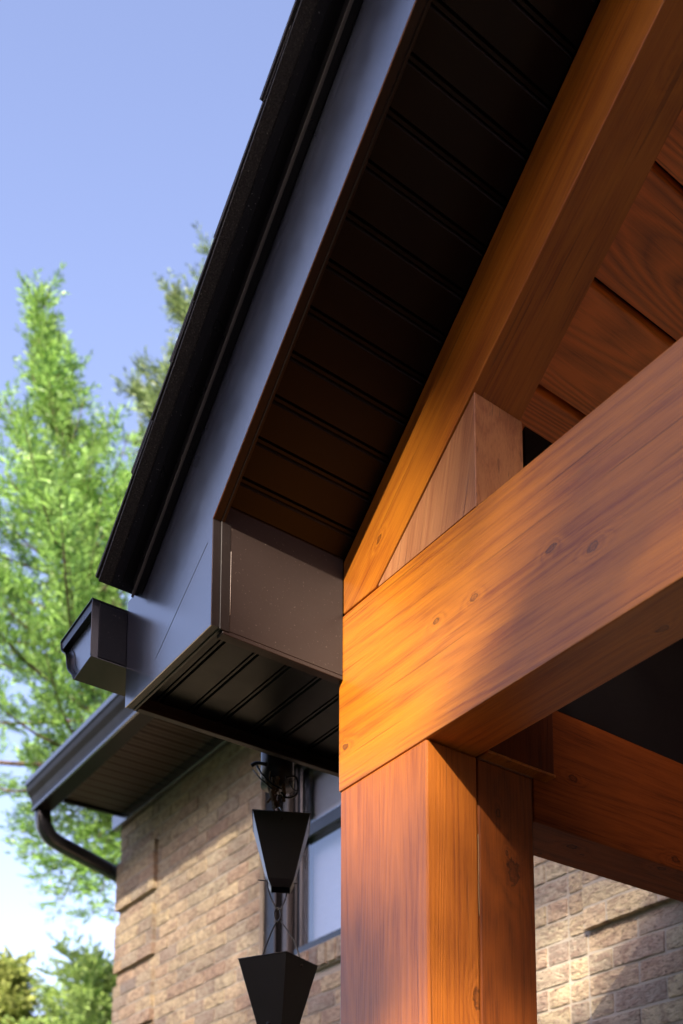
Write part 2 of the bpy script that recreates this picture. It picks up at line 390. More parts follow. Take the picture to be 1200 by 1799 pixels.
# return flange under the fascia, box end panel, soffit frame
box('soffit_trim', -1.8205, -1.5065, .7287, .7330, 2.5955, 2.606, M['trim'], roof, .0006)
prismY('soffit_trim', [(-1.507, zf(-1.507) - .001), (RX, zf(RX) - .001), (RX, zf(RX) + .01), (-1.507, zf(-1.507) + .01)], .7287, .7332, M['trim'], roof, .0006)
box('end_panel', -1.519, -1.5068, .7334, .9405, 2.5965, 2.80, M['bronze'], roof, .0008)
box('corner_trim', -1.5075, -1.5052, .7288, .7440, 2.5945, zf(-1.507) + .002, M['trim'], roof, .0005)
tube('caulk_bead', [(-1.5052, .7443, 2.622), (-1.5052, .7445, 2.66), (-1.5052, .7446, 2.725)], .00028, M['brickline'], roof, 5)
box('soffit_trim', -1.8205, -1.8065, .7335, 2.33, 2.595, 2.602, M['bronze'], roof, .0008)
box('soffit_trim', -1.525, -1.5066, .7337, .9405, 2.5895, 2.5963, M['bronze'], roof, .0008)
box('eave_board', -1.8203, -1.8125, .7335, 2.33, 2.603, 2.785, M['bronze'], roof)
# horizontal soffit boards (grain along x) with bead between
def board_y(y0, y1, z):   # board along X with eased edges
    e = .0022
    return prismX('soffit_board', [(y0, z + .004), (y0 + e, z), (y1 - e, z), (y1, z + .004), (y1, z + .010), (y0, z + .010)], -1.812, -1.5195 if y0 < .92 else -1.5235 if y0 < 1.146 else -1.396, M['soffit'], roof)
y = .7655 - .0565; bead = .0075
while y < 2.3:
    y0 = max(y + bead / 2, .734)
    board_y(y0, y + .0565 - bead / 2, 2.6195)
    prismX('soffit_bead', [(y + .0565 - bead / 2 + .0018, 2.6205), (y + .0565 + bead / 2 - .0018, 2.6205), (y + .0565 + bead / 2 - .0018, 2.629), (y + .0565 - bead / 2 + .0018, 2.629)], -1.812, -1.5195 if y < .87 else -1.5235 if y < 1.086 else -1.396, M['soffit'], roof)
    y += .0565
box('soffit_backing', -1.812, -1.5195, .733, .94, 2.6298, 2.634, M['void'], roof)
box('soffit_backing', -1.812, -1.5225, .9405, 1.147, 2.6298, 2.634, M['void'], roof)
box('soffit_backing', -1.812, -1.397, 1.1475, 2.33, 2.6298, 2.634, M['void'], roof)
# sloping soffit boards (grain along y)
x = -1.4733 - .0483; hb = .0036
while x < RX - .06:
    a = max(x + hb, -1.5065); b = x + .0483 - hb
    e = .0018; o = R.uniform(-.0003, .0003)
    P = [(a, zs(a) + .004 + o), (a + e, zs(a + e) + o), (b - e, zs(b - e) + o), (b, zs(b) + .004 + o), (b, zs(b) + .011), (a, zs(a) + .011)]
    prismY('soffit_board', P, .7290, .9408, M['soffit'], roof)
    c0, c1 = b + .0018, b + 2 * hb - .0018
    prismY('soffit_bead', [(c0, zs(c0) + .0008), (c1, zs(c1) + .0008), (c1, zs(c1) + .010), (c0, zs(c0) + .010)], .7290, .9408, M['soffit'], roof)
    x += .0483
prismY('soffit_backing', [(-1.5065, zs(-1.5065) + .012), (RX, zs(RX) + .012), (RX, zs(RX) + .016), (-1.5065, zs(-1.5065) + .016)], .729, .94, M['void'], roof)
prismY('soffit_panel', [(2 * RX + 1.507, zs(-1.507)), (RX + .03, zs(RX - .03)), (RX + .03, zs(RX - .03) + .012), (2 * RX + 1.507, zs(-1.507) + .012)], .729, .94, M['soffit'], roof)
# rake drip edge: two folds, and the starter board under the shingles
def strip(name, x0, x1, o0, o1, y0, y1, mat, par=roof, bevel=0):
    return prismY(name, [(x0, zf(x0) + o0), (x1, zf(x1) + o0), (x1, zf(x1) + o1), (x0, zf(x0) + o1)], y0, y1, mat, par, bevel)
strip('drip_edge', -1.768, RX, .196, .2245, .7015, .7030, M['black'])
strip('drip_edge', -1.768, RX, .1945, .1960, .6990, .7030, M['hem'])
strip('drip_edge', -1.775, RX, .2255, .2270, .686, .7150, M['black'])
strip('rake_board', -1.762, RX, .199, .2240, .7045, .7145, M['black'])
strip('starter_strip', -1.787, RX, .2275, .2305, .6725, 2.30, M['tar'])
strip('starter_strip', -1.790, RX, .2310, .2345, .6535, 2.30, M['shingle'])
strip('roof_deck', -1.765, RX, .2095, .2250, .7155, 2.33, M['void'])
prismY('roof_deck', [(2 * RX + 1.765, zf(-1.765) + .2095), (2 * RX + 1.765, zf(-1.765) + .235), (RX, zf(RX) + .235), (RX, zf(RX) + .2095)], .66, 2.33, M['shingle'], roof)
# shingles: overlapping courses
L = 0.0
ct, st_ = math.cos(TH), math.sin(TH)
exposure = .172
course = 0
meshes = []
for v in range(5):
    rr = random.Random(40 + v); W = .302; D = .26; n = 10
    vs_, fs_ = [], []
    for j in range(n + 1):
        yy = W * j / n; jit = rr.uniform(-.0012, .0012)
        for (s, h) in ((jit, .0085), (jit, .0150), (D, .0035), (D, .0)):
            vs_.append((s * ct - h * st_, yy, s * st_ + h * ct))
    for j in range(n):
        a = j * 4; b = a + 4
        for q in range(4): fs_.append((a + q, a + (q + 1) % 4, b + (q + 1) % 4, b + q))
    fs_ += [(0, 1, 2, 3), (n * 4 + 3, n * 4 + 2, n * 4 + 1, n * 4)]
    me = bpy.data.meshes.new('shingle'); me.from_pydata(vs_, [], fs_); me.materials.append(M['shingle'])
    bm = bmesh.new(); bm.from_mesh(me); bmesh.ops.recalc_face_normals(bm, faces=bm.faces); bm.to_mesh(me); bm.free()
    meshes.append(me)
sx = -1.792
while sx < RX - .1:
    for k in range(6):
        yoff = 0 if course % 2 == 0 else .006
        o = bpy.data.objects.new('shingle', meshes[R.randrange(5)])
        y0 = .6525 + R.uniform(-.0025, .0025) - (.0 if k else 0) + k * .3045 + (.0 if course % 2 == 0 else -.0015)
        hh = .2352 + .0028 * course % 1 if False else .2352
        o.location = (sx, y0, zf(sx) + hh + .002 * (course % 2))
        link(o, roof); WL[o.name] = Vector((0, 0, 0))
    sx += exposure * ct; course += 1

# ------------------------------------------------------------------ porch gutter
gut = empty('porch_gutter', (-1.88, .66, 2.66), 'short black eave gutter end cap beside the wide fascia of the porch', 'gutter')
Y0, YB = .657, 2.33
prof = [(-1.8225, 2.770), (-1.8225, 2.668), (-1.8985, 2.659), (-1.904, 2.668), (-1.912, 2.676), (-1.921, 2.683), (-1.930, 2.693), (-1.935, 2.705), (-1.938, 2.718), (-1.945, 2.728), (-1.956, 2.735), (-1.963, 2.742), (-1.9665, 2.752), (-1.9665, 2.758)]
def shell(name, prof, y0, y1, t, mat, par):
    n = len(prof); inner = []
    for i, (x, z) in enumerate(prof):
        a = Vector(prof[max(i - 1, 0)]); b = Vector(prof[min(i + 1, n - 1)]); d = (b - a).normalized()
        inner.append((x + d.y * t * -1 * -1 * (1 if True else 0) * (-1) * (-1), z - d.x * t))
    # choose the side facing the trough
    cx = sum(p[0] for p in prof) / n; cz = sum(p[1] for p in prof) / n + .03
    inn = []
    for i, (x, z) in enumerate(prof):
        a = Vector(prof[max(i - 1, 0)]); b = Vector(prof[min(i + 1, n - 1)]); d = (b - a).normalized(); nn = Vector((-d.y, d.x))
        if nn.dot(Vector((cx - x, cz - z))) < 0: nn = -nn
        inn.append((x + nn.x * t, z + nn.y * t))
    poly = prof + inn[::-1]; V = [(x, y, z) for y in (y0, y1) for x, z in poly]; m = len(poly); F = []
    for i in range(m): F.append((i, (i + 1) % m, m + (i + 1) % m, m + i))
    for i in range(n - 1):
        F.append((i, i + 1, m - 2 - i, m - 1 - i)); F.append((m + i, m + m - 1 - i, m + m - 2 - i, m + i + 1))
    return mk(name, V, F, mat, par)
trough = shell('trough', prof, Y0, YB, .0012, M['gutter'], gut)
prismY('end_cap', [(x * 1 + (.0015 if x < -1.83 else -.0015), z + (.0015 if z < 2.7 else -.002)) for x, z in prof], Y0 + .010, Y0 + .0115, M['fascia'], gut)
# cap lip and top cover
prismY('cover', [(-1.8225, 2.7715), (-1.9675, 2.7595), (-1.9675, 2.7580), (-1.8225, 2.7702)], Y0 - .001, YB, M['black'], gut)
prismY('front_hem', [(-1.8235, 2.7690), (-1.9655, 2.7575), (-1.9600, 2.742), (-1.8235, 2.752)], Y0 + .001, Y0 + .0095, M['black'], gut)
tube('lip', curve([(-1.8228, Y0, 2.769), (-1.8222, Y0 - .0006, 2.74), (-1.8232, Y0, 2.715), (-1.8222, Y0 - .0006, 2.69), (-1.8228, Y0, 2.669)], 4), .0009, M['gutter'], gut, 6)
tube('lip', curve([(x, Y0, z) for x, z in prof[2:]], 2), .0009, M['gutter'], gut, 6)
tube('lip', curve([(x + .012, Y0 + .009, z + .002) for x, z in prof[3:12]], 2), .0010, M['gutter'], gut, 6)
box('back_flange', -1.8226, -1.8206, Y0 + .0115, .7145, 2.670, 2.766, M['dull'], gut, .0005)
tube('outlet', [(-1.888, 1.035, 2.668), (-1.888, 1.035, 2.62), (-1.888, 1.035, 2.572)], .0305, M['black'], gut, 28)

# ------------------------------------------------------------------ rain chain
rc = empty('rain_chain', (-1.88, 1.035, 2.08), 'dark metal rain chain of tapered square cups hanging under the porch eave', 'rain chain')
def cup(cx, cy, ztop, ang, hw=.0515, bw=.0235, h=.137):
    def ring(z, w): return [(cx + w * (sx_ * math.cos(ang) - sy_ * math.sin(ang)), cy + w * (sx_ * math.sin(ang) + sy_ * math.cos(ang)), z) for sx_, sy_ in ((-1, -1), (1, -1), (1, 1), (-1, 1))]
    t = .0012
    rings = [ring(ztop, hw - t), ring(ztop, hw), ring(ztop - h, bw), ring(ztop - h - .014, bw - .006), ring(ztop - h - .014, bw - .006 - t), ring(ztop - h, bw - t)]
    V = [p for r_ in rings for p in r_]; F = []
    for i in range(6):
        j = (i + 1) % 6
        for k in range(4): F.append((i * 4 + k, i * 4 + (k + 1) % 4, j * 4 + (k + 1) % 4, j * 4 + k))
    c = mk('cup', V, F, M['chain'], rc, .0005)
    rim = [Vector(p) for p in ring(ztop, hw)]
    for k in range(4): tube('rim', [rim[k], rim[(k + 1) % 4]], .0011, M['chain'], c, 6)
    return c
view = math.atan2(-1.035, 1.888)           # direction from cup to camera
a1 = view + math.pi / 2
c1 = cup(-1.878, 1.039, 2.500, a1, h=.117)
# cross rods near the spout
dx, dy = math.cos(a1), math.sin(a1)
tube('rod', [(-1.882 - dx * .036, 1.035 - dy * .036, 2.3865), (-1.882 + dx * .036, 1.035 + dy * .036, 2.3835)], .0012, M['chain'], c1, 6)
nx, ny = math.cos(view), math.sin(view)
tube('rivet', [(-1.878 + nx * .0475, 1.039 + ny * .0475, 2.487), (-1.878 + nx * .0525, 1.039 + ny * .0525, 2.486)], .0032, M['bronze'], c1, 10)
tube('hanger_wire', curve([(-1.888, 1.035, 2.60), (-1.886, 1.033, 2.57), (-1.883, 1.03, 2.54), (-1.876 + nx * .03, 1.038 + ny * .03, 2.512), (-1.878 + nx * .0505, 1.039 + ny * .0505, 2.489)], 5), .0016, M['chain'], rc, 6)
lx = Vector((dx, dy, 0)); C1 = Vector((-1.882, 1.035, 0))
def rp_(s, z, f=0): return C1 + lx * s + Vector((nx, ny, 0)) * f + Vector((0, 0, z))
tube('lower_wire', curve([rp_(-.020, 2.395), rp_(-.016, 2.365), rp_(-.004, 2.337), rp_(.003, 2.332), rp_(.010, 2.342), rp_(.016, 2.362), rp_(.018, 2.395)], 5), .0014, M['chain'], rc, 6)
tube('link', curve([rp_(-.002, 2.335, -.004), rp_(-.0055, 2.325, 0), rp_(-.004, 2.312, .004), rp_(0, 2.306, .006), rp_(.005, 2.314, .004), rp_(.0055, 2.328, 0), rp_(.002, 2.337, -.004), rp_(-.002, 2.335, -.004)], 5), .0016, M['chain'], rc, 6)
a2 = a1 - math.radians(34.5)
d2 = Vector((math.cos(a2), math.sin(a2), 0)); n2 = Vector((math.cos(a2 - math.pi / 2), math.sin(a2 - math.pi / 2), 0))
C2 = Vector((-1.880, 1.037, 0)); zt2 = 2.230
c2 = cup(C2.x, C2.y, zt2, a2)
tube('bail_wire', curve([C2 + d2 * -.044 + n2 * -.0 + Vector((0, 0, zt2 - .006)), C2 + d2 * -.03 + Vector((0, 0, zt2 + .03)), C2 + d2 * -.012 + Vector((0, 0, zt2 + .068)), C2 + Vector((0, 0, zt2 + .081)), C2 + d2 * .012 + Vector((0, 0, zt2 + .068)), C2 + d2 * .034 + Vector((0, 0, zt2 + .035)), C2 + d2 * .049 + Vector((0, 0, zt2 - .006))], 6), .0014, M['chain'], rc, 6)
nearface = n2 * .0475
for s in (.0,): tube('rivet', [C2 + d2 * .0455 + Vector((0, 0, zt2 - .012)), C2 + d2 * .0515 + Vector((0, 0, zt2 - .012))], .003, M['bronze'], c2, 10)
tube('rivet', [C2 + n2 * .020 + Vector((0, 0, zt2 - .120)), C2 + n2 * .032 + Vector((0, 0, zt2 - .121))], .003, M['black'], c2, 10)
# third cup below the frame keeps the chain going
cup(-1.883, 1.034, 1.905, a1)
tube('bail_wire', curve([rp_(-.045, 1.9), rp_(-.02, 1.96), rp_(0, 2.05), rp_(.02, 1.96), rp_(.045, 1.9)], 5), .0014, M['chain'], rc, 6)
# dried vine and tie wires at the outlet
vine = empty('dried_vine', (-1.89, 1.03, 2.52), 'dried brown vine and black tie wire tangled at the outlet above the chain', 'vine')
def wob(a, b, n, amp, rr): 
    a, b = Vector(a), Vector(b); return curve([a.lerp(b, i / n) + Vector([rr.uniform(-amp, amp) for _ in range(3)]) for i in range(n + 1)], 3)
V_ = []; F_ = []
for i in range(10):
    a = rp_(R.uniform(-.028, .0), R.uniform(2.565, 2.59), .028); b = rp_(R.uniform(-.014, .004), R.uniform(2.50, 2.54), .015 + R.uniform(0, .01))
    v, f = tube_data(wob(a, b, 4, .006, R), R.uniform(.0010, .0022), 5); k0 = len(V_); V_ += v; F_ += [tuple(k0 + q for q in x) for x in f]
mk('vine_stem', V_, F_, M['twig'], vine)
v, f = tube_data(wob(rp_(-.012, 2.56, .03), rp_(-.006, 2.515, .03), 6, .002, R), [.006 - .0002 * i for i in range(19)], 6); mk('vine_stem', v, f, M['twig'], vine)
v, f = tube_data(wob(rp_(.008, 2.565, .03), rp_(.010, 2.53, .03), 4, .003, R), .0035, 6); mk('vine_stem', v, f, M['twig'], vine)
tube('tie_wire', curve([rp_(-.040, 2.60, .02), rp_(-.030, 2.578, .034), rp_(-.012, 2.560, .036), rp_(.006, 2.552, .034)], 5), .0018, M['black'], vine, 6)
tube('tie_wire', curve([rp_(-.047, 2.592, .02), rp_(-.032, 2.568, .034), rp_(-.012, 2.550, .036)], 5), .0014, M['chain'], vine, 6)
tube('tie_wire', curve([rp_(-.050, 2.600, .02), rp_(-.04, 2.604, .024), rp_(-.022, 2.598, .034)], 4), .0035, M['black'], vine, 6)
tube('tie_wire', curve([rp_(.012, 2.575, .034), rp_(.030, 2.580, .03), rp_(.035, 2.560, .03), rp_(.030, 2.543, .03), rp_(.014, 2.538, .03), rp_(.004, 2.548, .03)], 5), .0020, M['black'], vine, 6)
tube('tie_wire', curve([rp_(.018, 2.572, .034), rp_(.024, 2.557, .032), rp_(.033, 2.552, .03)], 5), .0012, M['black'], vine, 6)

# ------------------------------------------------------------------ brick house
house = empty('brick_house', (-5.94, 2.34, 0), 'tan brick house wall behind the porch with stacked brick corner blocks', 'house')
MOD, CH = .2032, .0672
WY = 2.331
wall = None
def wbox(x0, x1, z0, z1): return box('wall', x0, x1, WY + .0050, 2.62, z0, z1, M['mortar'], house)
WX0, WX1, WZ0, WZ1 = -4.40, -3.10, 3.015, 3.90
wbox(-5.935, WX0, 0, 4.26); wbox(WX0 + .0, WX1, 0, WZ0 - .105); wbox(WX0, WX1, WZ1, 4.26); wbox(WX1, 5, 0, 4.26)
box('wall', -5.935, -5.70, 2.6215, 8, 0, 4.26, M['mortar'], house)
# brick meshes
def brick_mesh(w, seed, h=CH - .0095, d=.05):
    rr = random.Random(seed); V = []; F = []
    nx_, nz_ = 4, 2
    for j in range(nz_ + 1):
        for i_ in range(nx_ + 1):
            ex = i_ in (0, nx_); ez = j in (0, nz_)
            V.append((w * i_ / nx_ + rr.uniform(-.0012, .0012), .0012 * (ex + ez) + rr.uniform(-.0013, .0013), h * j / nz_ + rr.uniform(-.0012, .0012)))
    for j in range(nz_):
        for i_ in range(nx_): a = j * (nx_ + 1) + i_; F.append((a, a + 1, a + nx_ + 2, a + nx_ + 1))
    k = len(V); V += [(0, d, 0), (w, d, 0), (w, d, h), (0, d, h)]
    A, B, C_, D_ = 0, nx_, nz_ * (nx_ + 1) + nx_, nz_ * (nx_ + 1)
    F += [tuple([k, k + 1] + list(range(nx_, -1, -1))), tuple([k + 1, k + 2] + [C_ - q * (nx_ + 1) for q in range(nz_ + 1)]), tuple([k + 2, k + 3] + list(range(D_, C_ + 1))), tuple([k + 3, k] + [q * (nx_ + 1) for q in range(nz_ + 1)]), (k + 3, k + 2, k + 1, k)]
    return V, F
BM = {}
def get_brick(w, var):
    key = (round(w, 3), var)
    if key not in BM:
        V, F = brick_mesh(w, hash(key) & 0xffff if False else int(w * 1000) * 7 + var)
        me = bpy.data.meshes.new('brick'); me.from_pydata(V, [], F); me.materials.append(M['brick']); BM[key] = me
    return BM[key]
def jb(lst): return lst
bricks = []      # (x0, x1, z, yfront)
Z0 = 3.69 - 54 * CH
nrow = int((4.255 - Z0) / CH)
QL = -5.457                              # right edge of the raised corner blocks, left
QR = -2.394                              # left edge of the raised block, right
for rr_ in range(0, nrow + 1):
    z = Z0 + rr_ * CH
    if z < 0 or z + CH > 4.262: continue
    rel = rr_ - 54
    zc = z + CH / 2
    raisedL = (rel % 5) != 4 and zc < 3.69 + 4 * CH
    raisedR = zc > 2.672 and ((rr_ - 39) % 5 != 4)
    def run(x0, x1, off, yf):
        # fill [x0,x1] in running bond with grid offset
        x = x0; k = math.floor((x0 - off) / MOD)
        e = off + (k + 1) * MOD
        while x < x1 - .02:
            e2 = min(e, x1)
            if x1 - e2 < .035: e2 = x1
            if e2 - x > .03: bricks.append((x + .0048, e2 - .0048, z, yf, rr_)); x = e2
            e += MOD
    half = (rr_ % 2) * MOD / 2
    # left corner blocks
    run(-5.94, QL, -5.94 + half, WY - (.021 if raisedL else 0))
    # main field
    segs = [(QL, WX0)]
    if zc < WZ0 - .10 or zc > WZ1: segs = [(QL, -2.475)]
    else: segs += [(WX1, -2.475)]
    for s0, s1 in segs: run(s0, s1, QL + half + .04, WY)
    run(-2.475, QR, -2.475, WY)
    run(QR, 4.0, QR + half * 1.0, WY - (.023 if raisedR else 0))
for q in range(0, 60):     # mortar body of each raised block
    zb = Z0 + q * CH; rel = q - 54
    if zb > .1 and rel % 5 == 0 and zb < 3.75: box('mortar_bed', -5.934, QL - .006, WY - .0165, WY + .004, zb + .002, zb + 4 * CH - .012, M['mortar'], house)
    if (q - 39) % 5 == 0 and zb > 2.6 and zb < 3.9: box('mortar_bed', QR + .006, 3.9, WY - .0185, WY + .004, zb + .002, zb + 4 * CH - .012, M['mortar'], house)
# which bricks are seen: corner, field beside the window and the patch right of the post
def seen(b):
    x0, x1, z, yf, _ = b
    if x1 < -4.38 and z > 2.93: return 1
    if -4.4 <= x0 < -3.75 and 2.72 < z < 2.95: return 1
    if -2.75 < x0 < -1.78 and 2.28 < z < 2.95: return 1
    return 0
vis = [b for b in bricks if seen(b)]
vis.sort(key=lambda b: (b[0] + 2.2) ** 2 + (b[2] - 2.6) ** 2 if b[0] > -3 else 10 + (b[0] + 4.5) ** 2)
viss = vis[:292]; vset = set((round(b[0], 4), round(b[2], 4)) for b in viss)
for i, (x0, x1, z, yf, rw) in enumerate(viss):
    w = round((x1 - x0) * 200) / 200
    o = bpy.data.objects.new('brick', get_brick(w, R.randrange(4)))
    o.scale = ((x1 - x0) / w, 1, 1)
    o.location = (x0, yf + R.uniform(-.002, .002), z + R.uniform(-.001, .001)); link(o, house)
V = []; F = []; rn = []
for (x0, x1, z, yf, rw) in bricks:
    if (round(x0, 4), round(z, 4)) in vset: continue
    k = len(V); V += [(x0, yf, z), (x1, yf, z), (x1, yf, z + CH - .0095), (x0, yf, z + CH - .0095), (x0, yf + .05, z), (x1, yf + .05, z), (x1, yf + .05, z + CH - .0095), (x0, yf + .05, z + CH - .0095)]
    fs = [(0, 1, 2, 3), (1, 5, 6, 2), (0, 3, 7, 4), (3, 2, 6, 7), (0, 4, 5, 1)]
    F += [tuple(k + q for q in f) for f in fs]; v = R.random(); rn += [v] * 5
me = bpy.data.meshes.new('brickwork'); me.from_pydata(V, [], F); me.materials.append(M['brickjoin'])
at = me.attributes.new('rnd', 'FLOAT', 'FACE'); at.data.foreach_set('value', rn)
o = bpy.data.objects.new('brickwork', me); link(o, house); tag(o, kind='stuff')
# rowlock sill
x = WX0 - .02
while x < WX1:
    w = .058
    me_v = bv(0, w, -.024, .16, 0, .096); z0 = WZ0 - .1
    V8 = [(a, b, c - (.014 if b < 0 else 0) * (c > .01)) for a, b, c in me_v]
    s = mk('sill_brick', V8, BF, M['brick'], house, .002); s.location = (x, WY + R.uniform(-.002, .002), z0 + .002)
    x += .0675
box('wall', WX0 - .02, WX1, WY - .012, WY + .12, WZ0 - .103, WZ0 - .008, M['mortar'], house)
# window reveal brick return, frame, glass
win = box('window', WX0, WX0 + .10, 2.352, 2.44, WZ0, WZ1, M['black'], house, .003)
WL[win.name] = Vector((0, 0, 0))
def wf(name, x0, x1, y0, y1, z0, z1, m='black'): return box(name, x0, x1, y0, y1, z0, z1, M[m], win, .003)
wf('frame', WX0 + .1005, WX0 + .135, 2.378, 2.45, WZ0, WZ1, 'gutter')
wf('frame', WX0 + .1355, WX0 + .175, 2.368, 2.45, WZ0, WZ1, 'hem')  # paler metal stands in for the sunlit side face of the frame
wf('frame', WX0 + .1755, WX0 + .205, 2.392, 2.455, WZ0, WZ1, 'black')
wf('frame', WX0 + .2055, -4.17, 2.40, 2.46, WZ0 + .0, WZ1, 'gutter')
wf('frame', -4.1695, WX1 - .06, 2.37, 2.45, WZ0, WZ0 + .052, 'gutter')
wf('frame', -4.1695, WX1 - .06, 2.40, 2.45, WZ1 - .045, WZ1, 'black')
wf('frame', WX1 - .0595, WX1, 2.37, 2.45, WZ0, WZ1, 'black')
wf('transom', -4.1695, WX1 - .0605, 2.392, 2.448, 3.535, 3.593, 'gutter')
wf('glass', -4.1690, WX1 - .0610, 2.420, 2.424, WZ0 + .053, 3.5345, 'glass')
wf('glass', -4.1690, WX1 - .0610, 2.420, 2.424, 3.5935, WZ1 - .046, 'glass')
blind = empty('window_blind', (-3.6, 2.47, 3.02), 'pale closed slatted blind behind the window glass', 'blind')
z = WZ0 + .03
while z < WZ1 - .02:
    prismX('slat', [(2.4710, z), (2.4725, z), (2.4735, z + .0252), (2.4720, z + .0252)], -4.20, WX1 - .03, M['blind'], blind); z += .0255
box('head_rail', -4.20, WX1 - .03, 2.468, 2.50, WZ1 - .03, WZ1 + .01, M['blind'], blind)
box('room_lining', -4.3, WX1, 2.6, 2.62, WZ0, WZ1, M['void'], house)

# main eave of the house
EZ = 4.215
mainroof = empty('house_eave', (-5.9, 1.9, 4.2), 'dark overhanging eave of the brick house with ribbed vented soffit', 'eave')
box('frieze_board', -5.985, 3.9, 2.300, 2.330, 4.155, 4.235, M['fascia'], mainroof, .002)
x = -5.872
i = 0
while x < -2.2:
    w = .078
    P = [(x, EZ + .014), (x + .010, EZ), (x + .030, EZ), (x + .036, EZ + .011), (x + .042, EZ), (x + .062, EZ), (x + .072, EZ + .014), (x + .072, EZ + .02), (x, EZ + .02)]
    prismY('soffit_board', P, 1.935, 2.299, M['house_soffit'], mainroof)
    x += w; i += 1
box('soffit_board', -2.2, 3.9, 1.935, 2.299, EZ, EZ + .02, M['house_metal'], mainroof)
box('soffit_backing', -5.875, 3.9, 1.93, 2.33, EZ + .0205, EZ + .03, M['void'], mainroof)
box('fascia', -5.88, 3.9, 1.912, 1.934, 4.150, 4.33, M['black'], mainroof, .002)
prismX('rake_board', [(1.935, 4.20), (2.33, 4.205), (2.33, 4.48), (1.935, 4.33)], -5.90, -5.874, M['house_metal'], mainroof, .002)
prismX('roof_slab', [(1.90, 4.335), (1.90, 4.375), (6.5, 6.4), (6.5, 6.36)], -5.93, 4.1, M['shingle'], mainroof)
hg = empty('house_gutter', (-5.87, 1.85, 4.1), 'dark house gutter with a curved downspout elbow at its left end', 'gutter')
gp = [(1.911, 4.245), (1.911, 4.105), (1.840, 4.105), (1.832, 4.112), (1.832, 4.135), (1.822, 4.165), (1.806, 4.19), (1.800, 4.21), (1.800, 4.236), (1.806, 4.242), (1.812, 4.242), (1.812, 4.238)]
gp = [(y_ + .018, z_) for y_, z_ in gp]
# solid trough body with ogee face
ov = gp[:-2] 
prismX('trough', ov, -5.868, 3.9, M['house_metal'], hg, .0015)
prismX('front_lip', [(1.812, 4.222), (1.812, 4.250), (1.826, 4.250), (1.826, 4.222)], -5.870, 3.9, M['fascia'], hg, .002)
prismX('bottom_lip', [(1.845, 4.098), (1.845, 4.112), (1.856, 4.112), (1.856, 4.098)], -5.868, 3.9, M['fascia'], hg, .002)
fl = []
for a in range(16):
    th = 2 * math.pi * a / 16; c_, s_ = math.cos(th), math.sin(th)
    k = (abs(c_) ** 6 + abs(s_) ** 6) ** (-1 / 6); fl.append((c_ * k * .92, s_ * k))
tube('downspout', curve([(-5.845, 1.895, 4.12), (-5.848, 1.897, 4.07), (-5.856, 1.915, 4.02), (-5.878, 1.97, 3.980), (-5.93, 2.12, 3.957), (-5.985, 2.28, 3.935), (-6.02, 2.38, 3.915), (-6.03, 2.42, 3.86), (-6.03, 2.43, 3.5), (-6.03, 2.43, .1)], 6), .036, M['gutter'], hg, 16, fl, (1, 0, .02))

# ------------------------------------------------------------------ trees
def foliage(name, mat, sprays, parent, seed, leaf=(.075, .026), count=11):
    """sprays = [(point, direction, length)] -> feathery twigs of small leaf faces"""
    rng = np.random.default_rng(seed); n = len(sprays)
    P = np.array([s[0] for s in sprays]); D = np.array([s[1] for s in sprays]); Ls = np.array([s[2] for s in sprays])
    D /= np.linalg.norm(D, axis=1)[:, None]
    up = np.array([0, 0, 1.]) + rng.normal(0, .5, (n, 3)); S = np.cross(D, up); S /= np.linalg.norm(S, axis=1)[:, None] + 1e-9
    V = []
    for j in range(count):
        t = (j + .5) / count; side = 1 if j % 2 else -1
        o = P + D * (Ls * t)[:, None]
        d = D * .75 + S * side * (.75 - .35 * t) + rng.normal(0, .22, (n, 3)); d /= np.linalg.norm(d, axis=1)[:, None]
        q = np.cross(d, rng.normal(0, 1, (n, 3))); q /= np.linalg.norm(q, axis=1)[:, None] + 1e-9
        l = (leaf[0] * rng.uniform(.6, 1.35, n) * (1.15 - .5 * t))[:, None]; w = (leaf[1] * rng.uniform(.7, 1.3, n))[:, None]
        V += [o - q * w * .3, o + d * l * .5 + q * w * .5 , o + d * l, o + d * l * .5 - q * w * .5]
    V = np.concatenate([np.stack(V[4 * j:4 * j + 4], 1).reshape(-1, 3) for j in range(count)])
    nf = len(V) // 4; me = bpy.data.meshes.new(name)
    me.vertices.add(len(V)); me.vertices.foreach_set('co', V.ravel().astype(np.float32))
    me.loops.add(nf * 4); me.loops.foreach_set('vertex_index', np.arange(nf * 4, dtype=np.int32))
    me.polygons.add(nf); me.polygons.foreach_set('loop_start', np.arange(0, nf * 4, 4, dtype=np.int32)); me.polygons.foreach_set('loop_total', np.full(nf, 4, np.int32))
    me.update(calc_edges=True); me.materials.append(mat)
    o = bpy.data.objects.new(name, me); return link(o, parent)

